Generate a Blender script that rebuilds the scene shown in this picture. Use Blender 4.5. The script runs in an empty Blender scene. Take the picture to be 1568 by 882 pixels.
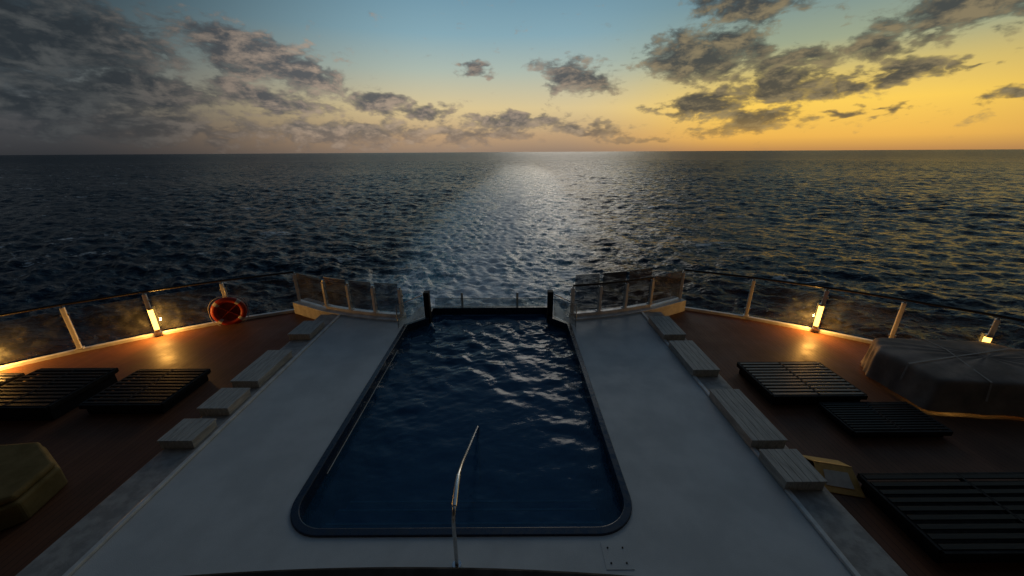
import bpy, math, random
import numpy as np
from mathutils import Matrix, Vector
random.seed(4); rng=np.random.default_rng(7)
scene=bpy.context.scene
scene.view_settings.view_transform='Standard'
try: scene.view_settings.look='None'
except Exception: pass
scene.view_settings.exposure=0

# ------------------------------------------------------------ node helpers
class NT:
    def __init__(s,tree): s.t=tree; s.n=tree.nodes; s.l=tree.links
    def new(s,typ,**kw):
        nd=s.n.new(typ)
        for k,v in kw.items(): setattr(nd,k,v)
        return nd
    def put(s,sock,v):
        if isinstance(v,bpy.types.NodeSocket): s.l.new(v,sock)
        elif v is not None: sock.default_value=v
    def m(s,op,a,b=None,c=None,clamp=False):
        nd=s.new('ShaderNodeMath',operation=op); nd.use_clamp=clamp
        s.put(nd.inputs[0],a)
        if b is not None: s.put(nd.inputs[1],b)
        if c is not None: s.put(nd.inputs[2],c)
        return nd.outputs[0]
    def ss(s,x,a,b,lo=0.0,hi=1.0):
        nd=s.new('ShaderNodeMapRange'); nd.interpolation_type='SMOOTHSTEP'
        s.put(nd.inputs[0],x); nd.inputs[1].default_value=a; nd.inputs[2].default_value=b
        nd.inputs[3].default_value=lo; nd.inputs[4].default_value=hi
        return nd.outputs[0]
    def mix(s,f,a,b):
        nd=s.new('ShaderNodeMix',data_type='RGBA')
        s.put(nd.inputs[0],f); s.put(nd.inputs[6],a); s.put(nd.inputs[7],b)
        return nd.outputs[2]
    def noise(s,vec,scale,detail=4,rough=.5,dist=0.0):
        nd=s.new('ShaderNodeTexNoise'); 
        if vec is not None: s.l.new(vec,nd.inputs['Vector'])
        nd.inputs['Scale'].default_value=scale; nd.inputs['Detail'].default_value=detail
        nd.inputs['Roughness'].default_value=rough; nd.inputs['Distortion'].default_value=dist
        return nd.outputs['Fac']
    def xyz(s,x,y,z=0.0):
        nd=s.new('ShaderNodeCombineXYZ'); s.put(nd.inputs[0],x); s.put(nd.inputs[1],y); s.put(nd.inputs[2],z); return nd.outputs[0]
    def mapping(s,vec,loc=(0,0,0),rot=(0,0,0),scale=(1,1,1),typ='POINT'):
        nd=s.new('ShaderNodeMapping'); nd.vector_type=typ
        s.l.new(vec,nd.inputs[0]); nd.inputs[1].default_value=loc; nd.inputs[2].default_value=rot; nd.inputs[3].default_value=scale
        return nd.outputs[0]
    def ramp(s,x,stops):
        nd=s.new('ShaderNodeValToRGB'); cr=nd.color_ramp
        while len(cr.elements)<len(stops): cr.elements.new(.5)
        for e,(p,c) in zip(cr.elements,stops):
            e.position=p; e.color=c
        s.put(nd.inputs[0],x); return nd.outputs[0]
def lin(r,g,b,k=1.0):
    f=lambda c:((c/255+.055)/1.055)**2.4 if c>10 else c/255/12.92
    return (f(r)*k,f(g)*k,f(b)*k,1)

# ------------------------------------------------------------ WORLD (dusk sky with clouds, in azimuth/elevation)
w=bpy.data.worlds.new("World"); scene.world=w; w.use_nodes=True
w.node_tree.nodes.clear(); N=NT(w.node_tree)
tc=N.new('ShaderNodeTexCoord'); sp=N.new('ShaderNodeSeparateXYZ'); N.l.new(tc.outputs['Generated'],sp.inputs[0])
A=N.m('MULTIPLY',N.m('ARCTAN2',sp.outputs[0],sp.outputs[1]),57.2958)
E=N.m('MULTIPLY',N.m('ARCSINE',sp.outputs[2]),57.2958)
e01=N.m('DIVIDE',N.m('MAXIMUM',E,0.0),90.0,clamp=True)
d=1/90
midr=N.ramp(e01,[(0,lin(150,128,110)),(2*d,lin(188,156,120)),(5.5*d,lin(220,198,148)),(10*d,lin(174,186,174)),(14*d,lin(134,168,180)),(20*d,lin(100,140,162)),(40*d,lin(70,96,124)),(1,lin(56,74,96))])
rigr=N.ramp(e01,[(0,lin(190,138,82)),(1.5*d,lin(240,182,84)),(5*d,lin(253,208,92)),(8*d,lin(216,192,114)),(11*d,lin(158,168,140)),(16*d,lin(112,142,150)),(30*d,lin(70,96,118)),(1,lin(56,74,96))])
lefr=N.ramp(e01,[(0,lin(52,53,56)),(3*d,lin(74,75,77)),(7*d,lin(84,92,96)),(11*d,lin(62,76,84)),(16*d,lin(40,54,64)),(40*d,lin(32,46,64)),(1,lin(56,74,96))])
base=N.mix(N.ss(A,-50,-8),lefr,midr)
base=N.mix(N.ss(A,6,32),base,rigr)
base=N.mix(N.ss(A,42,80,0,.8),base,lin(76,78,80))
AE=N.xyz(A,E,0.0)
blobs=[(-48,10.3,14,4.6,-6,1.45),(-42,6.0,11,2.4,0,1.25),(-50,4.2,12,1.8,0,1.25),(-29.5,10.0,10.5,2.7,-13,1.45),(-30.5,5.9,9.5,1.6,-9,1.3),
(-18,6.2,6.5,1.5,-5,1.2),(-12,5.2,5.2,1.1,0,1.15),(-5,10.1,3.2,.9,0,1.05),(8.5,9.2,6.2,2.4,-14,1.3),(0,4.0,10,1.3,0,1.2),(10.5,2.8,8,1.0,0,1.1),
(24,10.8,8.2,3.3,0,1.5),(33,9.4,5.5,1.5,0,1.2),(32.5,7.2,5,2.1,0,1.35),(37.4,5.8,4,1.3,0,1.2),(25,5.7,7.6,1.6,4,1.35),(29.5,3.3,7,1.6,5,1.25),
(27,15.4,6.6,2.2,-12,1.3),(40.3,9.9,3.8,2.0,0,1.3),(46,12,7.5,2.6,4,1.4),(42.3,7.2,4.8,1.0,3,1.2),(47,7.6,2.4,.5,0,1.1),(39,3.7,2.8,.5,0,1.1),
(42.8,4,2.6,.5,0,1.1),(51,4.6,3,.6,0,1.1),(-22,2.4,16,2.0,0,1.15),(-42,2.6,14,2.0,0,1.1),(-5,2.4,13,1.3,0,1.05),(16,1.6,8,.6,0,.7),
(-70,12,16,9,0,1.2),(75,10,14,5,0,1),(-12,26,18,4,5,.9)]
wv=N.new('ShaderNodeTexNoise'); N.l.new(N.mapping(AE,scale=(.42,.8,1)),wv.inputs['Vector']); wv.inputs['Scale'].default_value=1; wv.inputs['Detail'].default_value=2
off_=N.new('ShaderNodeVectorMath',operation='SUBTRACT'); N.l.new(wv.outputs['Color'],off_.inputs[0]); off_.inputs[1].default_value=(.5,.5,.5)
of2=N.new('ShaderNodeVectorMath',operation='MULTIPLY'); N.l.new(off_.outputs[0],of2.inputs[0]); of2.inputs[1].default_value=(7,3.0,0)
AEw=N.new('ShaderNodeVectorMath',operation='ADD'); N.l.new(AE,AEw.inputs[0]); N.l.new(of2.outputs[0],AEw.inputs[1]); AEw=AEw.outputs[0]
blob=None
for (a,e,ra,re,tilt,k) in blobs:
    v=N.mapping(AEw,(a,e,0),(0,0,math.radians(tilt)),(ra*1.25,re*1.35,1),'TEXTURE')
    g=N.new('ShaderNodeTexGradient',gradient_type='SPHERICAL'); N.l.new(v,g.inputs[0])
    g=N.m('MULTIPLY',g.outputs['Fac'],k)
    blob=g if blob is None else N.m('MAXIMUM',blob,g)
n0=N.noise(N.mapping(AE,scale=(.26,.55,1)),1.0,5,.6,.4)
n1=N.noise(N.mapping(AE,loc=(.22,-.40,0),scale=(.26,.55,1)),1.0,5,.6,.4)
fine=N.noise(N.mapping(AE,scale=(1.2,2.2,1)),1.0,3,.6,.3)
D=N.m('ADD',N.m('MULTIPLY',blob,1.2),N.m('MULTIPLY',N.m('SUBTRACT',n0,.5),2.6))
D=N.m('ADD',D,N.m('MULTIPLY',N.m('SUBTRACT',fine,.5),.8))
D=N.m('SUBTRACT',D,.30)
alpha=N.ss(D,-.04,.46)
core=N.ss(D,.05,.85)
lit=N.ss(N.m('ADD',N.m('SUBTRACT',n0,n1),N.m('MULTIPLY',N.m('SUBTRACT',fine,.5),.35)),-.12,.24)
cr_l=N.mix(lit,lin(42,48,53),lin(74,77,78))
cr_m=N.mix(lit,lin(84,86,90),lin(164,146,130))
cr_r=N.mix(lit,lin(66,68,68),lin(136,122,94))
cc=N.mix(N.ss(A,-46,-24),cr_l,cr_m); cc=N.mix(N.ss(A,0,24),cc,cr_r)
edge=N.mix(.5,cc,base)
cc=N.mix(core,edge,cc)
cc=N.mix(N.ss(E,5,0,0,.45),cc,base)
col=N.mix(N.m('MULTIPLY',alpha,.95),base,cc)
absA=N.m('ABSOLUTE',A)
back=N.ss(absA,54,105,1.0,.38)
sc=N.new('ShaderNodeVectorMath',operation='SCALE'); N.l.new(col,sc.inputs[0]); N.l.new(back,sc.inputs[3])
bg=N.new('ShaderNodeBackground'); N.l.new(sc.outputs[0],bg.inputs[0]); bg.inputs[1].default_value=1.0
wo=N.new('ShaderNodeOutputWorld'); N.l.new(bg.outputs[0],wo.inputs[0])

# ------------------------------------------------------------ materials
def mat(name,c1,c2=None,rough=.5,scale=6,metal=0,bump=0,bscale=60,detail=5,spec=None,rvar=.1):
    m=bpy.data.materials.new(name); m.use_nodes=True; M_=NT(m.node_tree)
    b=m.node_tree.nodes['Principled BSDF']
    tc=M_.new('ShaderNodeTexCoord'); o=tc.outputs['Object']
    n=M_.noise(o,scale,detail,.6)
    c2=c2 or tuple(x*.75 for x in c1)
    M_.l.new(M_.mix(M_.ss(n,.35,.65),(*c1,1),(*c2,1)),b.inputs['Base Color'])
    M_.l.new(M_.ss(n,.3,.7,max(0.02,rough-rvar),min(1,rough+rvar)),b.inputs['Roughness'])
    b.inputs['Metallic'].default_value=metal
    if spec is not None: b.inputs['Specular IOR Level'].default_value=spec
    if bump:
        bp=M_.new('ShaderNodeBump'); bp.inputs['Strength'].default_value=bump; bp.inputs['Distance'].default_value=.01
        M_.l.new(M_.noise(o,bscale,3,.6),bp.inputs['Height']); M_.l.new(bp.outputs[0],b.inputs['Normal'])
    return m
m_white=mat("pool_deck_paint",(.60,.61,.60),(.52,.535,.53),.55,1.3,bump=.35,bscale=90,detail=6,spec=.35)
m_kerb=mat("kerb_composite",(.38,.36,.33),(.25,.24,.225),.6,5,bump=.3,bscale=40)
m_lip=mat("white_lip",(.72,.72,.70),(.55,.55,.54),.4,4)
m_post=mat("painted_metal",(.72,.70,.66),(.58,.56,.53),.35,9)
m_rail=mat("dark_handrail",(.035,.028,.022),(.02,.016,.014),.3,8)
m_steel=mat("brushed_steel",(.62,.60,.58),(.5,.49,.47),.22,20,metal=1,rvar=.06)
m_black=mat("black_frame",(.010,.010,.011),(.006,.006,.007),.7,10,spec=.25)
m_tile=mat("pool_tile",(.035,.13,.28),(.026,.10,.22),.35,8)
m_rim=mat("pool_rim",(.014,.026,.055),(.009,.018,.038),.3,10)
m_hull=mat("hull_paint",(.35,.36,.38),(.28,.29,.31),.5,2)
m_wall=mat("superstructure_paint",(.22,.23,.24),(.16,.17,.18),.6,2)
m_red=mat("buoy_red",(.50,.035,.015),(.40,.03,.012),.5,10)
m_tape=mat("buoy_tape",(.65,.62,.58),(.5,.5,.48),.5,10)
m_tarp=mat("furniture_tarp",(.32,.255,.21),(.21,.17,.14),.85,1.6,bump=1.0,bscale=4,spec=.15)
m_strap=mat("tarp_strap",(.38,.33,.29),(.31,.27,.23),.7,9)
m_olive=mat("olive_cover",(.17,.12,.045),(.12,.085,.03),.85,2.5,bump=.6,bscale=5,spec=.2)
m_sign=mat("yellow_plastic",(.74,.42,.12),(.62,.34,.09),.45,9)
m_signw=mat("pale_label",(.7,.62,.5),(.6,.52,.42),.5,9)

def timber(name,c1,c2,axis_scale,rough=.5,spec=.5):
    m=bpy.data.materials.new(name); m.use_nodes=True; M_=NT(m.node_tree); b=m.node_tree.nodes['Principled BSDF']
    tc=M_.new('ShaderNodeTexCoord'); v=M_.mapping(tc.outputs['Object'],scale=axis_scale)
    n=M_.noise(v,1,5,.65,.4); M_.l.new(M_.mix(M_.ss(n,.3,.7),(*c1,1),(*c2,1)),b.inputs['Base Color'])
    b.inputs['Roughness'].default_value=rough; b.inputs['Specular IOR Level'].default_value=spec
    bp=M_.new('ShaderNodeBump'); bp.inputs['Strength'].default_value=.4; bp.inputs['Distance'].default_value=.005
    M_.l.new(n,bp.inputs['Height']); M_.l.new(bp.outputs[0],b.inputs['Normal']); return m
m_box=timber("weathered_teak",(.50,.47,.42),(.28,.265,.24),(30,2.5,10),.6)
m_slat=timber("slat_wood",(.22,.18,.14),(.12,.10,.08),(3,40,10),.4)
m_slat_shaded=timber("slat_wood_shaded",(.014,.013,.013),(.008,.008,.008),(3,40,10),.5,.2)  # near-black copy of the slat wood, the loungers' shade put into its colour

m_wood=bpy.data.materials.new("deck_planks"); m_wood.use_nodes=True; W_=NT(m_wood.node_tree); b=m_wood.node_tree.nodes['Principled BSDF']
tc=W_.new('ShaderNodeTexCoord'); o=tc.outputs['Object']; s_=W_.new('ShaderNodeSeparateXYZ'); W_.l.new(o,s_.inputs[0])
px=W_.m('MULTIPLY',s_.outputs[0],1/.11); fr=W_.m('FRACT',px); idx=W_.m('FLOOR',px)
seam=W_.m('LESS_THAN',fr,.06)
wn=W_.new('ShaderNodeTexWhiteNoise',noise_dimensions='1D'); W_.l.new(idx,wn.inputs['W'])
gr=W_.noise(W_.mapping(o,scale=(40,2,1)),1,4,.6)
big=W_.noise(o,.9,3,.6)
t=W_.m('ADD',W_.m('MULTIPLY',wn.outputs['Value'],.4),W_.m('MULTIPLY',gr,.6))
c=W_.mix(t,(.12,.045,.020,1),(.19,.078,.036,1)); c=W_.mix(W_.ss(big,.4,.7,0,.45),c,(.08,.042,.026,1)); c=W_.mix(seam,c,(.02,.012,.009,1))
W_.l.new(c,b.inputs['Base Color']); W_.l.new(W_.ss(big,.3,.7,.45,.65),b.inputs['Roughness']); b.inputs['Specular IOR Level'].default_value=.25
bp=W_.new('ShaderNodeBump'); bp.inputs['Strength'].default_value=.5; bp.inputs['Distance'].default_value=.006
W_.l.new(W_.m('SUBTRACT',W_.m('MULTIPLY',gr,.4),seam),bp.inputs['Height']); W_.l.new(bp.outputs[0],b.inputs['Normal'])

def glassmat(name,tint,film=.08,fmin=.015):
    m=bpy.data.materials.new(name); m.use_nodes=True; m.node_tree.nodes.clear(); G=NT(m.node_tree)
    tr=G.new('ShaderNodeBsdfTransparent')
    tc=G.new('ShaderNodeTexCoord'); n=G.noise(tc.outputs['Object'],2.5,3,.6)
    G.l.new(G.mix(G.ss(n,.4,.7),(*tint,1),(*[x*.95 for x in tint],1)),tr.inputs[0])
    gl=G.new('ShaderNodeBsdfGlossy'); gl.inputs['Roughness'].default_value=.04; gl.inputs[0].default_value=(.9,.95,1,1)
    lw=G.new('ShaderNodeLayerWeight'); lw.inputs[0].default_value=.5
    fr=G.m('ADD',G.m('MULTIPLY',G.m('POWER',lw.outputs['Facing'],5.0),.9),.03)
    mx=G.new('ShaderNodeMixShader'); G.l.new(fr,mx.inputs[0]); G.l.new(tr.outputs[0],mx.inputs[1]); G.l.new(gl.outputs[0],mx.inputs[2])
    df=G.new('ShaderNodeBsdfDiffuse'); df.inputs[0].default_value=(.5,.52,.54,1)
    mx2=G.new('ShaderNodeMixShader'); G.l.new(G.ss(n,.45,.8,fmin,film),mx2.inputs[0]); G.l.new(mx.outputs[0],mx2.inputs[1]); G.l.new(df.outputs[0],mx2.inputs[2])
    out=G.new('ShaderNodeOutputMaterial'); G.l.new(mx2.outputs[0],out.inputs[0]); return m
m_glass=glassmat("clear_glass",(.92,.94,.94))
m_clear=glassmat("pool_glass",(.92,.95,.95),.35,.10)
m_tint=glassmat("tinted_glass",(.52,.54,.56),.22,.06)
m_gedge=mat("glass_edge",(.30,.36,.36),(.22,.27,.27),.25,9)

# ------------------------------------------------------------ mesh helpers
def link(o,parent=None):
    scene.collection.objects.link(o)
    if parent: o.parent=parent
    return o
def empty(name,loc=(0,0,0)):
    e=bpy.data.objects.new(name,None); e.empty_display_size=.2; link(e); return e
def meshobj(name,verts,faces,m,parent=None,bevel=0,smooth=False,seg=2):
    me=bpy.data.meshes.new(name); me.from_pydata([tuple(v) for v in verts],[],faces); me.update()
    me.materials.append(m)
    ob=bpy.data.objects.new(name,me); link(ob,parent)
    if smooth:
        for p in me.polygons: p.use_smooth=True
    if bevel:
        bv=ob.modifiers.new("b",'BEVEL'); bv.width=bevel; bv.segments=seg; bv.limit_method='ANGLE'
    return ob
def boxdata(cx,cy,cz,sx,sy,sz,rz=0,lean=(0,0)):
    c,s=math.cos(rz),math.sin(rz); V=[]
    for z in(-.5,.5):
        for x,y in((-.5,-.5),(.5,-.5),(.5,.5),(-.5,.5)):
            X,Y=x*sx,y*sy
            V.append((cx+X*c-Y*s+(lean[0] if z>0 else 0),cy+X*s+Y*c+(lean[1] if z>0 else 0),cz+z*sz))
    F=[(0,3,2,1),(4,5,6,7),(0,1,5,4),(1,2,6,5),(2,3,7,6),(3,0,4,7)]
    return V,F
def box(name,cx,cy,cz,sx,sy,sz,m,parent=None,rz=0,bevel=.008,lean=(0,0)):
    V,F=boxdata(cx,cy,cz,sx,sy,sz,rz,lean); return meshobj(name,V,F,m,parent,bevel)
def multibox(name,items,m,parent=None,bevel=.004):
    V=[];F=[]
    for it in items:
        v,f=boxdata(*it); k=len(V); V+=v; F+=[tuple(i+k for i in q) for q in f]
    return meshobj(name,V,F,m,parent,bevel)
def prism(name,poly,z0,z1,m,parent=None,bevel=0,seg=2):
    n=len(poly); V=[(x,y,z0) for x,y in poly]+[(x,y,z1) for x,y in poly]
    F=[tuple(range(n-1,-1,-1)),tuple(range(n,2*n))]+[(i,(i+1)%n,n+(i+1)%n,n+i) for i in range(n)]
    return meshobj(name,V,F,m,parent,bevel,seg=seg)
def tube(name,pts,r,m,parent=None,cyclic=False):
    cu=bpy.data.curves.new(name,'CURVE'); cu.dimensions='3D'; s=cu.splines.new('POLY'); s.points.add(len(pts)-1)
    for p,q in zip(s.points,pts): p.co=(*q,1)
    s.use_cyclic_u=cyclic; cu.bevel_depth=r; cu.bevel_resolution=4; cu.use_fill_caps=True
    cu.materials.append(m); o=bpy.data.objects.new(name,cu); link(o)
    me=bpy.data.meshes.new_from_object(o.evaluated_get(bpy.context.evaluated_depsgraph_get()))
    bpy.data.objects.remove(o); ob=bpy.data.objects.new(name,me); link(ob,parent)
    for p in me.polygons: p.use_smooth=True
    return ob
def strip(name,path,width,z0,z1,m,parent=None,bevel=.01,side=0):
    P=[Vector(p) for p in path]; L=[];R=[]
    for i,p in enumerate(P):
        a=P[max(i-1,0)]; c=P[min(i+1,len(P)-1)]
        d1=(p-a).normalized() if i>0 else (c-p).normalized(); d2=(c-p).normalized() if i<len(P)-1 else d1
        t=(d1+d2).normalized(); n=Vector((-t.y,t.x)); k=1/max(.4,n.dot(Vector((-d1.y,d1.x))))
        L.append(p+n*k*width*(.5+side)); R.append(p-n*k*width*(.5-side))
    poly=[tuple(p) for p in R]+[tuple(p) for p in reversed(L)]
    n=len(P); V=[(x,y,z0) for x,y in poly]+[(x,y,z1) for x,y in poly]; F=[]; T=2*n
    for i in range(n-1):
        a,b_,c_,d_=i,i+1,T-2-i,T-1-i
        F.append((d_,c_,b_,a)); F.append((a+T,b_+T,c_+T,d_+T))
        F.append((a,b_,b_+T,a+T)); F.append((c_,d_,d_+T,c_+T))
    F.append((T-1,0,T,2*T-1)); F.append((n-1,n,n+T,n-1+T))
    return meshobj(name,V,F,m,parent,bevel)

CX=-.8   # ship centre line
ZW=-.35  # wooden deck level
# ------------------------------------------------------------ pool
def arc(cx,cy,r,a0,a1,n=10): return [(cx+r*math.cos(math.radians(a0+(a1-a0)*i/n)),cy+r*math.sin(math.radians(a0+(a1-a0)*i/n))) for i in range(n+1)]
pl,pr,pn,pf=-3.22,1.68,3.83,11.75
pool=arc(pr-.5,pn+.5,.5,-90,0)+[(pr,10.45),(1.18,10.95),(1.18,pf),(-2.68,pf),(-2.68,10.95),(pl,10.45)]+arc(pl+.5,pn+.5,.5,180,270)
import bmesh
def plate_with_hole(name,outer,hole,z0,z1,m,parent=None):
    bm=bmesh.new()
    def loop(pts): 
        vs=[bm.verts.new((x,y,z1)) for x,y in pts]; return [bm.edges.new((vs[i],vs[(i+1)%len(vs)])) for i in range(len(vs))]
    es=loop(outer)+loop(hole)
    bmesh.ops.triangle_fill(bm,edges=es,use_beauty=True,use_dissolve=False)
    for f in bm.faces:
        f.normal_update()
        if f.normal.z<0: f.normal_flip()
    r=bmesh.ops.extrude_face_region(bm,geom=bm.faces[:])
    for v in [g for g in r['geom'] if isinstance(g,bmesh.types.BMVert)]: v.co.z=z0
    bmesh.ops.recalc_face_normals(bm,faces=bm.faces[:])
    me=bpy.data.meshes.new(name); bm.to_mesh(me); bm.free(); me.materials.append(m)
    return link(bpy.data.objects.new(name,me),parent)
def grow(pts,k):
    out=[];n=len(pts)
    for i in range(n):
        a=Vector(pts[i-1]);p=Vector(pts[i]);c=Vector(pts[(i+1)%n])
        d1=(p-a).normalized();d2=(c-p).normalized();n1=Vector((d1.y,-d1.x));n2=Vector((d2.y,-d2.x)); nn=(n1+n2).normalized()
        out.append(tuple(p+nn*k/max(.5,nn.dot(n1))))
    return out
deck_outer=[(4.28,1.0),(4.28,11.5),(1.75,10.95),(1.62,12.0),(-3.15,12.0),(-3.35,10.95),(-5.62,11.45),(-5.62,1.0)]
RW=.12
pdk=plate_with_hole("pool_deck",deck_outer,grow(pool,RW),-.6,0,m_white)
rim=plate_with_hole("pool_rim",grow(pool,RW-.002),pool,-.5,.028,m_rim)
bv=rim.modifiers.new("b",'BEVEL'); bv.width=.012; bv.segments=2; bv.limit_method='ANGLE'
basin=empty("swimming_pool"); rim.parent=basin
gp=grow(pool,.003); n=len(gp)
meshobj("basin_tiles",[(x,y,-1.6) for x,y in gp]+[(x,y,-.02) for x,y in gp],[tuple(range(n))]+[((i+1)%n,i,n+i,n+(i+1)%n) for i in range(n)],m_tile,basin)
for i,(yy,zz) in enumerate([(4.25,-.42),(4.65,-.62),(5.05,-.9)]):
    box("step_%d"%(i+1),(pl+pr)/2,(pn+yy)/2+.01,(zz-1.59)/2,pr-pl-.5,yy-pn-.02,zz+1.59,m_tile,basin,bevel=.02)
    box("step_nosing_%d"%(i+1),(pl+pr)/2,yy-.02,zz+.008,pr-pl-.6,.035,.012,m_lip,basin,bevel=.002)
box("waterline_strip",pl+.006+.008,(5.0+9.3)/2,-.20,.012,4.3,.015,m_lip,basin,bevel=.002)
nx,ny=260,400
xs=np.linspace(pl,pr,nx); ys=np.linspace(pn,pf,ny); X,Y=np.meshgrid(xs,ys)
Z=np.zeros_like(X)
for i in range(70):
    L=rng.uniform(.14,.85); th=rng.normal(math.radians(80),.7); k=2*math.pi/L
    Z+= .0022*(L/.5)**.9*np.sin(k*(X*math.cos(th)+Y*math.sin(th))+rng.uniform(0,6.28)+.6*np.sin(X*2.3+i)+.6*np.sin(Y*1.7+i*2))
patch=.5+.5*np.sin(X*1.9+1.2*np.sin(Y*.9))*np.sin(Y*1.25+1.1*np.sin(X*1.3))
Z*=(.30+.70*np.clip((Y-5.5)/3,0,1))*(.5+.8*patch)
m_pw=bpy.data.materials.new("pool_water"); m_pw.use_nodes=True; m_pw.node_tree.nodes.clear(); G=NT(m_pw.node_tree)
tcn=G.new('ShaderNodeTexCoord'); n_=G.noise(G.mapping(tcn.outputs['Object'],scale=(1,1.3,1)),9,3,.55,.6)
bp=G.new('ShaderNodeBump'); bp.inputs['Strength'].default_value=.3; bp.inputs['Distance'].default_value=.02; G.l.new(n_,bp.inputs['Height'])
trn=G.new('ShaderNodeBsdfTransparent'); trn.inputs[0].default_value=(.36,.66,.86,1)
dif=G.new('ShaderNodeBsdfDiffuse'); dif.inputs[0].default_value=(.022,.10,.19,1)
mxa=G.new('ShaderNodeMixShader'); mxa.inputs[0].default_value=.5; G.l.new(trn.outputs[0],mxa.inputs[1]); G.l.new(dif.outputs[0],mxa.inputs[2])
gl=G.new('ShaderNodeBsdfGlossy'); gl.inputs['Roughness'].default_value=.14; gl.inputs[0].default_value=(.8,.82,.85,1); G.l.new(bp.outputs[0],gl.inputs['Normal'])
fr=G.new('ShaderNodeFresnel'); fr.inputs[0].default_value=1.34; G.l.new(bp.outputs[0],fr.inputs['Normal'])
mx=G.new('ShaderNodeMixShader'); G.l.new(fr.outputs[0],mx.inputs[0]); G.l.new(mxa.outputs[0],mx.inputs[1]); G.l.new(gl.outputs[0],mx.inputs[2])
out=G.new('ShaderNodeOutputMaterial'); G.l.new(mx.outputs[0],out.inputs[0])
def gridmesh(name,X,Y,Z,m,parent=None,keep=None):
    R,C=X.shape; co=np.stack([X,Y,Z],-1).reshape(-1,3).astype(np.float32)
    i=np.arange(R*C).reshape(R,C); q=np.stack([i[:-1,:-1],i[:-1,1:],i[1:,1:],i[1:,:-1]],-1).reshape(-1,4)
    if keep is not None: q=q[keep.reshape(-1)]
    me=bpy.data.meshes.new(name); me.vertices.add(len(co)); me.vertices.foreach_set('co',co.ravel())
    me.loops.add(q.size); me.loops.foreach_set('vertex_index',q.ravel().astype(np.int32))
    me.polygons.add(len(q)); me.polygons.foreach_set('loop_start',np.arange(0,q.size,4,dtype=np.int32)); me.polygons.foreach_set('loop_total',np.full(len(q),4,dtype=np.int32))
    me.polygons.foreach_set('use_smooth',np.ones(len(q),dtype=bool)); me.update(calc_edges=True); me.materials.append(m)
    return link(bpy.data.objects.new(name,me),parent)
xc=(X[:-1,:-1]+X[1:,1:])/2; yc=(Y[:-1,:-1]+Y[1:,1:])/2
keep=~((yc>10.95)&((xc>1.19)|(xc<-2.69)))
gridmesh("pool_water",X,Y,Z-.22,m_pw,basin,keep)
for nm,x in(("end_pillar_port",-2.72),("end_pillar_starboard",1.22)):
    box(nm,x,11.15,.22,.17,.24,1.26,m_black,basin,bevel=.01)
strip("spill_edge",[(-2.66,pf-.04),(1.16,pf-.04)],.1,-.55,-.215,m_tile,basin)

# ------------------------------------------------------------ kerbs, boxes
kerb_l=box("kerb",-5.96,6.1,-.18,.64,10.4,.40,m_kerb,bevel=.015)
kerb_r=box("kerb",4.60,6.1,-.18,.62,10.5,.40,m_kerb,bevel=.015)
box("white_lip",.0,0,0,.07,10.3,.05,m_lip,kerb_l,bevel=.01).location=(-5.61,6.1,.03)
box("white_lip",.0,0,0,.07,10.3,.05,m_lip,kerb_r,bevel=.01).location=(4.26,6.15,.03)
def bench(y0,y1,x0,x1,h):
    e=empty("deck_bench")
    nb=5; wd=(x1-x0)/nb
    multibox("top_boards",[(x0+wd*(i+.5),(y0+y1)/2,.02+h-.018,wd-.006,y1-y0,.036) for i in range(nb)],m_box,e,.004)
    box("plinth",(x0+x1)/2,(y0+y1)/2,.02+(h-.038)/2,x1-x0-.03,y1-y0-.03,h-.038,m_box,e)
    return e
for y0,y1 in((9.5,10.4),(7.2,8.6),(6.25,6.95),(5.35,5.95)): bench(y0,y1,-6.33,-5.70,.19)
for y0,y1 in((9.35,10.6),(7.55,9.0),(5.28,6.8),(4.4,5.08)): bench(y0,y1,4.2,4.84,.19)

# ------------------------------------------------------------ wooden decks
Lr=[(-7.6,12.5),(-9.5,11.6),(-11.1,10.6),(-12.45,9.6),(-13.7,8.5),(-14.9,7.1),(-16.2,5.0),(-17.0,2.5),(-17.4,-1.5)]
Rr=[(2*CX-x,y) for x,y in Lr]
def off(path,k):
    o=[]
    for x,y in path:
        v=Vector((x-CX,y)); v=v.normalized()*k; o.append((x+v.x,y+v.y))
    return o
pL=[(-6.27,-1.5),(-6.27,11.9)]+off(Lr,.18)
pR=[(2*CX-x-.05,y) for x,y in pL]
prism("wooden_deck",list(reversed(pL)),ZW-.3,ZW,m_wood)
prism("wooden_deck",pR,ZW-.3,ZW,m_wood)
hull=empty("ship_hull")
full=off(Lr,.12); fullR=[(2*CX-x,y) for x,y in full]
loop=fullR[::-1]+[(1.9,12.25),(-3.5,12.25)]+full
n=len(loop)
meshobj("plating",[(x,y,ZW-.31) for x,y in loop]+[(CX+(x-CX)*.92,y*.96,-21) for x,y in loop],[(i,i+1,n+i+1,n+i) for i in range(n-1)],m_hull,hull)
prism("stern_counter",[(-7.6,12.4),(-3.5,12.2),(1.9,12.2),(6.0,12.4),(6.0,10.9),(4.95,10.9),(4.95,11.0),(-6.3,11.0),(-7.6,10.9)][::-1],-1.9,-1.62,m_hull,hull)
SL=[(-7.6,12.5),(-6.25,11.75),(-5.3,11.4),(-4.4,11.15),(-3.5,10.98)]
SR=[(2*CX-x,y) for x,y in SL]
led=strip("stern_ledge",SL,.55,-1.6,.06,m_lip,None,.02)
led2=strip("stern_ledge",SR[::-1],.55,-1.6,.06,m_lip,None,.02)

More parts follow.
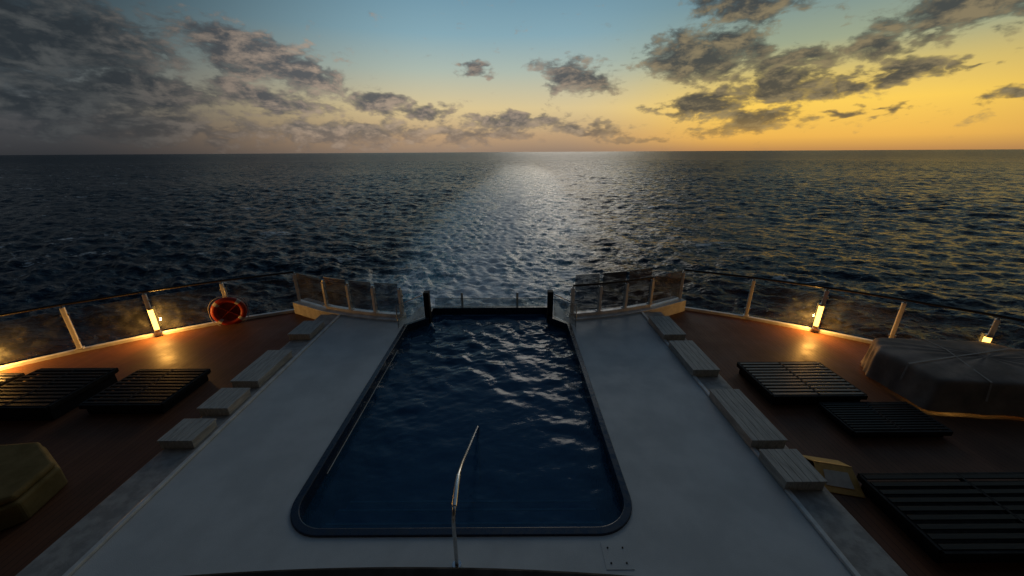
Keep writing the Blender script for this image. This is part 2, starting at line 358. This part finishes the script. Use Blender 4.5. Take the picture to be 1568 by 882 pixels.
# ------------------------------------------------------------ railings
def railing(name,path,zb,top,glass,ztop_glass,railtube=True,mpost=m_post,edge=False):
    e=empty(name); P=[Vector(p) for p in path]
    strip("coaming",path,.13,zb-.02,zb+.09,m_lip,e)
    for i,p in enumerate(P):
        a=P[max(i-1,0)];c=P[min(i+1,len(P)-1)]; ang=math.atan2((c-a).y,(c-a).x)
        box("post_%d"%(i+1),p.x,p.y,(zb+.05+top)/2,.095,.12,top-zb-.05,mpost,e,rz=ang,bevel=.012)
        box("base_plate_%d"%(i+1),p.x,p.y,zb+.105,.17,.19,.03,mpost,e,rz=ang,bevel=.006)
        box("bracket_%d"%(i+1),p.x,p.y,top+.03,.045,.06,.06,m_steel,e,rz=ang,bevel=.006)
        for q,zz in enumerate((zb+.35,top-.22)):
            box("clamp_%d_%d"%(i+1,q+1),p.x,p.y,zz,.17,.05,.07,m_steel,e,rz=ang,bevel=.008)
    for i in range(len(P)-1):
        a,b2=P[i],P[i+1]; d_=(b2-a); L=d_.length; ang=math.atan2(d_.y,d_.x); c_=(a+b2)/2
        box("glass_%d"%(i+1),c_.x,c_.y,(zb+.16+ztop_glass)/2,L-.13,.014,ztop_glass-zb-.16,glass,e,rz=ang,bevel=0)
        if edge: box("glass_edge_%d"%(i+1),c_.x,c_.y,ztop_glass+.009,L-.13,.02,.014,m_gedge,e,rz=ang,bevel=0)
    if railtube: tube("top_rail",[(p.x,p.y,top+.085) for p in P],.038,m_rail,e)
    return e
railing("deck_railing",Lr,ZW,1.02,m_glass,.93)
railing("deck_railing",Rr,ZW,1.02,m_glass,.93)
railing("glass_windbreak",SL[1:],.06,1.0,m_tint,1.16,False,edge=True)
r=railing("glass_windbreak",SR[1:],.06,1.0,m_tint,1.42,True,edge=True)
for s,a,b2 in(("p",SL[0],SL[1]),("s",SR[0],SR[1])):
    c_=((a[0]+b2[0])/2,(a[1]+b2[1])/2); L=math.dist(a,b2)
    box("corner_glass_"+s,c_[0],c_[1],.6,L-.16,.014,1.0,m_tint,r,rz=math.atan2(b2[1]-a[1],b2[0]-a[0]),bevel=0)
pg=empty("pool_end_glass")
for s,(xa,ya,xb,yb) in enumerate([(-3.45,10.3,-2.84,11.1),(1.92,10.3,1.34,11.1)]):
    L=math.hypot(xb-xa,yb-ya); box("side_glass_%d"%s,(xa+xb)/2,(ya+yb)/2,.36,L,.014,.68,m_clear,pg,rz=math.atan2(yb-ya,xb-xa),bevel=0)
    tube("side_glass_rail_%d"%s,[(xa,ya,.0),(xa,ya,.72),(xb,yb,.76)],.018,m_steel,pg)
box("spill_glass",-.75,11.98,-.02,3.8,.014,.6,m_clear,pg,bevel=0)
box("spill_glass_edge",-.75,11.98,.289,3.8,.02,.014,m_gedge,pg,bevel=0)
for x in(-1.72,.18):
    box("spill_post",x,12.02,.1,.075,.05,.75,m_post,pg)

# ------------------------------------------------------------ post lamps
m_em=bpy.data.materials.new("lamp_tube"); m_em.use_nodes=True; m_em.node_tree.nodes.clear(); G=NT(m_em.node_tree)
em=G.new('ShaderNodeEmission'); em.inputs[0].default_value=(1,.52,.10,1); em.inputs[1].default_value=4.5
out=G.new('ShaderNodeOutputMaterial'); G.l.new(em.outputs[0],out.inputs[0])
def lamp(x,y,p=26):
    e=empty("post_lamp"); v=(Vector((CX,2))-Vector((x,y))).normalized()
    lx,ly=x+v.x*.14,y+v.y*.14
    tube("tube",[(lx,ly,-.10),(lx,ly,.56)],.065,m_em,e)
    tube("cap_bottom",[(lx,ly,-.17),(lx,ly,-.10)],.075,m_steel,e); tube("cap_top",[(lx,ly,.56),(lx,ly,.62)],.075,m_steel,e)
    ld=bpy.data.lights.new("glow",'POINT'); ld.energy=p; ld.color=(1,.47,.09); ld.shadow_soft_size=.05
    o=bpy.data.objects.new("glow",ld); link(o,e); o.location=(lx+v.x*.125,ly+v.y*.125,.08)
lamp(-11.1,10.6,92); lamp(-13.7,8.5,105); lamp(9.5,10.6,80); lamp(12.1,8.5,50)

# ------------------------------------------------------------ lifebuoy
lb=empty("lifebuoy"); c0=Vector((-9.35,11.42,.10)); tn=Vector((.85,.45,0)).normalized()
R_,r_=.40,.095; V=[];F=[];nu,nv=48,12
nrm=Vector((-tn.y,tn.x,0))
for i in range(nu):
    a=2*math.pi*i/nu; rad=tn*math.cos(a)+Vector((0,0,1))*math.sin(a)
    for j in range(nv):
        q=2*math.pi*j/nv; V.append(c0+rad*(R_+r_*math.cos(q))+nrm*(r_*.75*math.sin(q)))
for i in range(nu):
    for j in range(nv): F.append((i*nv+j,((i+1)%nu)*nv+j,((i+1)%nu)*nv+(j+1)%nv,i*nv+(j+1)%nv))
o=meshobj("ring",V,F,m_red,lb,smooth=True); o.data.materials.append(m_tape)
for k,p in enumerate(o.data.polygons):
    if (k//nv)%12 in(5,6): p.material_index=1
rope=[]
for i in range(65):
    a=2*math.pi*i/64; rr=R_+r_+.03+.04*abs(math.sin(2*a)); rope.append(c0+(tn*math.cos(a)+Vector((0,0,1))*math.sin(a))*rr)
tube("grab_line",rope,.009,m_tape,lb)
V=[c0-nrm*.02]+[c0-nrm*.02+(tn*math.cos(a*math.pi/16)+Vector((0,0,1))*math.sin(a*math.pi/16))*.37 for a in range(32)]
m_redd=mat("backboard_red",(.22,.018,.010),(.16,.014,.008),.6,10)
meshobj("backboard",V,[(0,i+1,(i+1)%32+1) for i in range(32)],m_redd,lb)
tube("cross_strap_a",[c0-nrm*.04+tn*.36+Vector((0,0,.3)),c0-nrm*.04-tn*.36-Vector((0,0,.3))],.010,m_red,lb)
tube("cross_strap_b",[c0-nrm*.04-tn*.36+Vector((0,0,.3)),c0-nrm*.04+tn*.36-Vector((0,0,.3))],.010,m_red,lb)
tube("bracket_post",[(-9.35,11.5,ZW),(-9.35,11.5,.9)],.03,m_post,lb)

# ------------------------------------------------------------ pool handrail
hr=empty("pool_handrail")
pts=[(-.73,3.33,0),(-.73,3.33,.72)]
pts+=[(-.73,3.33+.15*(1-math.cos(t)),.72+.15*math.sin(t)) for t in [math.pi/2*i/6 for i in range(1,7)]]
pts+=[(-.74,3.75,.88),(-.745,3.98,.84),(-.74,4.3,.72),(-.70,6.05,-.12),(-.70,6.15,-.2),(-.70,6.18,-.35),(-.70,6.18,-1.58)]
tube("rail",pts,.025,m_steel,hr)
tube("sleeve",[(-.73,3.45,.872),(-.735,3.6,.88),(-.74,3.75,.88),(-.745,3.95,.845)],.036,m_steel,hr)
tube("flange",[(-.73,3.33,.0),(-.73,3.33,.02)],.06,m_steel,hr)
hp=empty("deck_drain")
box("plate",1.36,3.44,.003,.36,.36,.006,m_white,hp,bevel=.001)
for dx,dy in((-.1,-.1),(.1,-.1),(.1,.1),(-.1,.1)): tube("bolt",[(1.36+dx,3.44+dy,.005),(1.36+dx,3.44+dy,.012)],.012,m_black,hp)

# ------------------------------------------------------------ loungers
def lounger(cx,cy,L,Wd,rz=0,top=-.05,cushion=0.0,ms=None,n=11):
    ms=ms or m_slat
    e=empty("sun_lounger"); e.location=(cx,cy,0); e.rotation_euler=(0,0,rz)
    it=[]
    for i in range(n):
        y=-Wd/2+.07+(Wd-.14)*i/(n-1)
        for sx in(-1,1): it.append((sx*L/4,y,top-.012,L/2-.05,(Wd/n)*.55,.024))
    multibox("slats",it,ms,e,.004)
    box("frame_front",0,-Wd/2,top-.06,L,.05,.1,m_black,e); box("frame_back",0,Wd/2,top-.06,L,.05,.1,m_black,e)
    box("frame_end_a",-L/2,0,top-.061,.05,Wd-.052,.1,m_black,e); box("frame_end_b",L/2,0,top-.061,.05,Wd-.052,.1,m_black,e)
    box("centre_beam",0,0,top-.03,.045,Wd-.06,.062,m_black,e)
    box("drawer_base",0,0,(top-.12+ZW+.004)/2,L-.1,Wd-.1,top-.12-ZW-.004,m_black,e)
    return e
lounger(6.75,7.62,2.05,1.4); lounger(7.6,6.35,1.9,.9,top=-.14,ms=m_slat_shaded)
lounger(7.35,4.15,3.2,1.3,ms=m_slat_shaded,n=9); 
lounger(-8.45,7.45,1.75,1.4,ms=m_slat_shaded); lounger(-10.7,7.3,1.9,1.5,ms=m_slat_shaded,top=.05); lounger(-13.0,7.3,1.9,1.4)

# ------------------------------------------------------------ covered furniture
def tarp(name,poly,z0,z1,peak,m):
    e=empty(name); bm=bmesh.new()
    c=Vector((sum(p[0] for p in poly)/len(poly),sum(p[1] for p in poly)/len(poly)))
    rings=[(1.04,z0),(1.025,z0+.25*(z1-z0)),(1.01,z0+.7*(z1-z0)),(1.0,z1-.07),(.975,z1-.01),(.93,z1+.015),(.6,z1+(peak-z1)*.7),(.3,peak),(.06,peak)]
    n=len(poly); sub=8; dense=[]
    for i in range(n):
        a=Vector(poly[i]);b2=Vector(poly[(i+1)%n])
        for k in range(sub): dense.append(a.lerp(b2,(k+(.0 if k else .02))/sub))
    rows=[]
    for ri,(s,z) in enumerate(rings):
        row=[]
        for i,p in enumerate(dense):
            q=c+(p-c)*s; wob=(.03*math.sin(i*2.1+ri)+.02*math.sin(i*3.7+ri*2)) if ri<3 else 0
            q=q+(p-c).normalized()*wob
            row.append(bm.verts.new((q.x,q.y,z+(.012*math.sin(i*1.7+ri) if ri else 0))))
        rows.append(row)
    N_=len(dense)
    for r0,r1 in zip(rows,rows[1:]):
        for i in range(N_): bm.faces.new((r0[i],r0[(i+1)%N_],r1[(i+1)%N_],r1[i]))
    bm.faces.new(rows[-1])
    me=bpy.data.meshes.new("cover"); bm.to_mesh(me); bm.free(); me.materials.append(m)
    for p in me.polygons: p.use_smooth=True
    o=link(bpy.data.objects.new("cover",me),e); sbd=o.modifiers.new("s",'SUBSURF'); sbd.levels=2; sbd.render_levels=2
    return e,c
e_,c_=tarp("covered_daybed",[(9.05,6.75),(11.2,6.5),(12.9,6.9),(12.95,7.5),(12.0,8.5),(9.4,8.75),(8.95,8.1)],ZW+.02,.42,.50,m_tarp)
def strap(pts): 
    V=[];F=[]
    for i,(x,y,z) in enumerate(pts):
        a=Vector(pts[max(i-1,0)]);b2=Vector(pts[min(i+1,len(pts)-1)]);d_=(b2-a); nn=Vector((-d_.y,d_.x,0)).normalized()*.018
        V+=[(x+nn.x,y+nn.y,z+.14),(x-nn.x,y-nn.y,z+.14)]
        if i: F.append((2*i-2,2*i-1,2*i+1,2*i))
    return meshobj("tie_strap",V,F,m_strap,e_)
strap([(9.9,6.55,-.1),(9.95,6.64,.305),(10.1,7.2,.352),(10.35,7.9,.375),(10.5,8.55,.32),(10.52,8.70,.1)])
strap([(8.88,7.35,-.1),(8.98,7.4,.308),(9.7,7.5,.352),(10.9,7.7,.388),(11.9,7.95,.365),(12.45,8.0,.30)])
ct=empty("covered_table"); oct_=[(-9.7,3.8),(-8.1,3.7),(-7.5,4.25),(-7.65,4.95),(-8.5,5.45),(-9.8,5.3)]
prism("cover",oct_,ZW+.01,.05,m_olive,ct,.05,3)
prism("cushion_top",[(a_*.96-8.5*.04,b_*.96+4.6*.04) for a_,b_ in oct_],.052,.17,m_olive,ct,.05,4)

# ------------------------------------------------------------ folded caution sign by the kerb
cs=empty("caution_sign"); cs.location=(5.5,4.95,ZW); cs.rotation_euler=(0,0,math.radians(-14))
def slab(name,V,t,m,par):
    a=Vector(V[1])-Vector(V[0]); b2=Vector(V[3])-Vector(V[0]); n=a.cross(b2).normalized()*t
    VV=[Vector(v) for v in V]+[Vector(v)+n for v in V]
    return meshobj(name,VV,[(3,2,1,0),(4,5,6,7),(0,1,5,4),(1,2,6,5),(2,3,7,6),(3,0,4,7)],m,par,.006)
slab("front_panel",[(-.33,-.30,0),(.33,-.30,0),(.28,.10,.22),(-.28,.10,.22)],.02,m_sign,cs)
slab("rear_panel",[(.33,.5,0),(-.33,.5,0),(-.28,.12,.22),(.28,.12,.22)],.02,m_sign,cs)
slab("label",[(-.2,-.225,.075),(.2,-.225,.075),(.18,.0,.202),(-.18,.0,.202)],.004,m_signw,cs)
tube("hinge",[(-.28,.11,.23),(.28,.11,.23)],.02,m_sign,cs)

# ------------------------------------------------------------ balcony edge + unseen superstructure that holds back light
R0=18; th=[math.radians(90+a) for a in np.linspace(-9,9,40)]
arcp=[(-.75+R0*math.cos(t_),1.60-R0+R0*math.sin(t_)) for t_ in th]
strip("balcony_ledge",[p for p in arcp],.5,2.45,2.6,m_black,None,.02,side=.5)
ss_=empty("superstructure")
box("unseen_bulkhead",-.8,-1.9,8,36,.3,22,m_wall,ss_,bevel=0)  # unseen ship wall, put in to keep light off the near deck
box("unseen_light_blocker",-.8,.7,7.4,36,4.9,.25,m_wall,ss_,bevel=0)  # unseen roof added to block overhead light and darken the near deck
for i in range(-5,6):
    for k in range(2):
        box("cabin_window",-.8+i*3,-1.73,1.4+k*3-.35,2.0,.04,1.6,m_rim,ss_,bevel=0)

# ------------------------------------------------------------ SEA
SEA=-20.0
rr=np.concatenate([np.geomspace(14,58,40,endpoint=False),np.geomspace(58,1300,760,endpoint=False),np.geomspace(1300,45000,90)])
aa=np.radians(np.linspace(-78,78,880))
Rg,Ag=np.meshgrid(rr,aa,indexing='ij'); X=Rg*np.sin(Ag); Y=Rg*np.cos(Ag); Z=np.zeros_like(X)
step=np.maximum(np.gradient(rr)[:,None],.6*Rg*(aa[1]-aa[0]))
warp=1.2*np.sin(X*.021+Y*.013)+1.1*np.sin(Y*.027-X*.011+1)
nc=80; Ls=np.geomspace(1.0,26,nc)
cen=np.interp(Y,[0,69,128,229,479,1500],[-.8,-5,-3,3,15,60]); hw=np.interp(Y,[0,69,128,229,479,1500],[12,17,27,34,42,70])
inw=np.exp(-((X-cen)/hw)**4)
for i,L in enumerate(Ls):
    th_=rng.normal(math.radians(70),.65); k=2*math.pi/L
    slope=.050*(1.0 if L<6 else (6/L)**.8); a=slope/k
    ph=k*(X*math.cos(th_)+Y*math.sin(th_))+rng.uniform(0,6.28)+warp*(.7+.5*rng.random())
    fade=np.clip(L/(2.2*step)-.6,0,1)
    Z+=a*fade*(np.sin(ph)+.25*np.cos(2*ph))*(1-inw*(.25+.45*min(1,L/9)))
gust=1+.25*np.sin(X*.013+Y*.02+2*np.sin(Y*.006))*np.sin(Y*.017-X*.006)
Z*=gust
for i in range(30):
    L=rng.uniform(1.1,4.5); th_=rng.uniform(0,6.28); k=2*math.pi/L
    Z+=inw*np.clip(1.5-Y/180,0,1)*.03*L/3*np.clip(L/(2.4*step)-.6,0,1)*np.sin(k*(X*math.cos(th_)+Y*math.sin(th_))+rng.uniform(0,6.28)+.9*np.sin(X*.45+i)+.9*np.sin(Y*.4+i))
m_sea=bpy.data.materials.new("sea_water"); m_sea.use_nodes=True; S=NT(m_sea.node_tree); b=m_sea.node_tree.nodes['Principled BSDF']
tcn=S.new('ShaderNodeTexCoord'); o=tcn.outputs['Object']; s3=S.new('ShaderNodeSeparateXYZ'); S.l.new(o,s3.inputs[0])
x_,y_=s3.outputs[0],s3.outputs[1]
dist=S.m('DIVIDE',y_,500.0,clamp=True)
def curve(stops):
    return S.ramp(dist,[(p/500,(v,v,v,1)) for p,v in stops])
ld_=S.m('LOGARITHM',S.m('MAXIMUM',y_,10.0),10.0)
cenn=S.m('MULTIPLY',S.m('SUBTRACT',curve([(0,.42),(69,.42),(128,.47),(229,.53),(479,.68)]),.5),80)
hww=S.m('MULTIPLY',curve([(0,.20),(69,.30),(128,.44),(229,.50),(479,.54)]),80)
wob=S.m('MULTIPLY',S.m('SUBTRACT',S.noise(o,.05,3,.6),.5),26)
u_=S.m('DIVIDE',S.m('ADD',S.m('SUBTRACT',x_,cenn),wob),hww)
inside=S.ss(S.m('ABSOLUTE',u_),1.0,.5)
slick=S.m('MULTIPLY',inside,S.ss(y_,1000,350))
nA=S.noise(S.mapping(o,rot=(0,0,.35),scale=(.5,1,1)),.75,4,.62,.5)
nB=S.noise(S.mapping(o,rot=(0,0,.2),scale=(.45,1,1)),.075,5,.65,.4)
b1=S.new('ShaderNodeBump'); b1.inputs['Distance'].default_value=.6; S.l.new(nA,b1.inputs['Height'])
S.l.new(S.m('SUBTRACT',1.0,S.m('MULTIPLY',slick,.3)),b1.inputs['Strength'])
b2_=S.new('ShaderNodeBump'); S.l.new(S.ss(ld_,2.6,3.1,2.4,6.0),b2_.inputs['Distance']); S.l.new(nB,b2_.inputs['Height']); S.l.new(b1.outputs[0],b2_.inputs['Normal'])
S.l.new(S.m('SUBTRACT',.95,S.m('MULTIPLY',slick,.6)),b2_.inputs['Strength'])
S.l.new(b2_.outputs[0],b.inputs['Normal'])
fo=S.noise(S.mapping(o,scale=(1,.45,1)),.14,6,.72,1.4)
fo2=S.noise(S.mapping(o,scale=(.9,.6,1)),.55,5,.68,1.6)
f=S.m('ADD',S.m('MULTIPLY',fo,.6),S.m('MULTIPLY',fo2,.45))
ridge=S.ss(S.m('ABSOLUTE',S.m('SUBTRACT',fo2,.5)),.055,.008)            # thin lacy streaks
lace=S.m('MULTIPLY',ridge,S.ss(fo,.40,.52,.25,1.0))
blob_=S.ss(f,.50,.58)
fall=S.m('MULTIPLY',inside,S.ss(ld_,3.0,2.15,0.0,1.0))
foam=S.m('MULTIPLY',S.m('MAXIMUM',blob_,S.m('MULTIPLY',lace,.85)),fall)
jet=S.ss(S.m('ABSOLUTE',S.m('SUBTRACT',x_,S.m('ADD',cenn,S.m('MULTIPLY',wob,.2)))),12,1)
foam=S.m('MAXIMUM',foam,S.m('MULTIPLY',S.m('MULTIPLY',jet,S.ss(y_,450,90)),S.ss(f,.40,.52,.30,1.0)))
wc=S.m('MULTIPLY',S.ss(S.m('ADD',nB,S.m('MULTIPLY',nA,.35)),.80,.85),.7)
foam2=S.m('MAXIMUM',foam,wc)
turq=S.m('MULTIPLY',inside,S.ss(y_,600,60))
c=S.mix(turq,(.003,.014,.031,1),(.09,.29,.37,1))
c=S.mix(foam2,c,(.95,.97,.97,1))
S.l.new(c,b.inputs['Base Color'])
S.l.new(S.m('ADD',S.ss(ld_,2.0,3.4,.12,.30),S.m('MULTIPLY',foam2,.35)),b.inputs['Roughness'])
sp_=S.m('ADD',S.ss(ld_,2.1,2.9,.30,.10),S.m('MULTIPLY',slick,.35))  # far reflection dimmed here in place of steeper waves; sheen raised in wake slick
S.l.new(S.m('MULTIPLY',sp_,S.m('SUBTRACT',1.0,S.m('MULTIPLY',foam2,.4))),b.inputs['Specular IOR Level'])
b.inputs['IOR'].default_value=1.33
o=gridmesh("sea",X,Y,Z,m_sea); o.location.z=SEA

# ------------------------------------------------------------ sun lamp (weak, wide), aimed off the real sun to set glint on the wake
sd=bpy.data.lights.new("sun",'SUN'); sd.energy=.20; sd.angle=math.radians(20); sd.color=(1,.88,.74)
so=bpy.data.objects.new("sun",sd); link(so)
dirn=Vector((math.sin(math.radians(8)),math.cos(math.radians(8)),math.tan(math.radians(18)))).normalized()
so.rotation_euler=dirn.to_track_quat('Z','Y').to_euler()

# ------------------------------------------------------------ camera
cd=bpy.data.cameras.new("camera"); cam=bpy.data.objects.new("camera",cd); link(cam); scene.camera=cam
cd.sensor_width=36; cd.lens=36*575/1568; cd.clip_end=100000; cd.clip_start=.05
pitch=math.atan(208.5/575); roll=math.radians(.33)
M=Matrix.Rotation(math.radians(90)-pitch,4,'X')@Matrix.Rotation(-roll,4,'Z')
cam.matrix_world=Matrix.Translation((0,0,5))@M
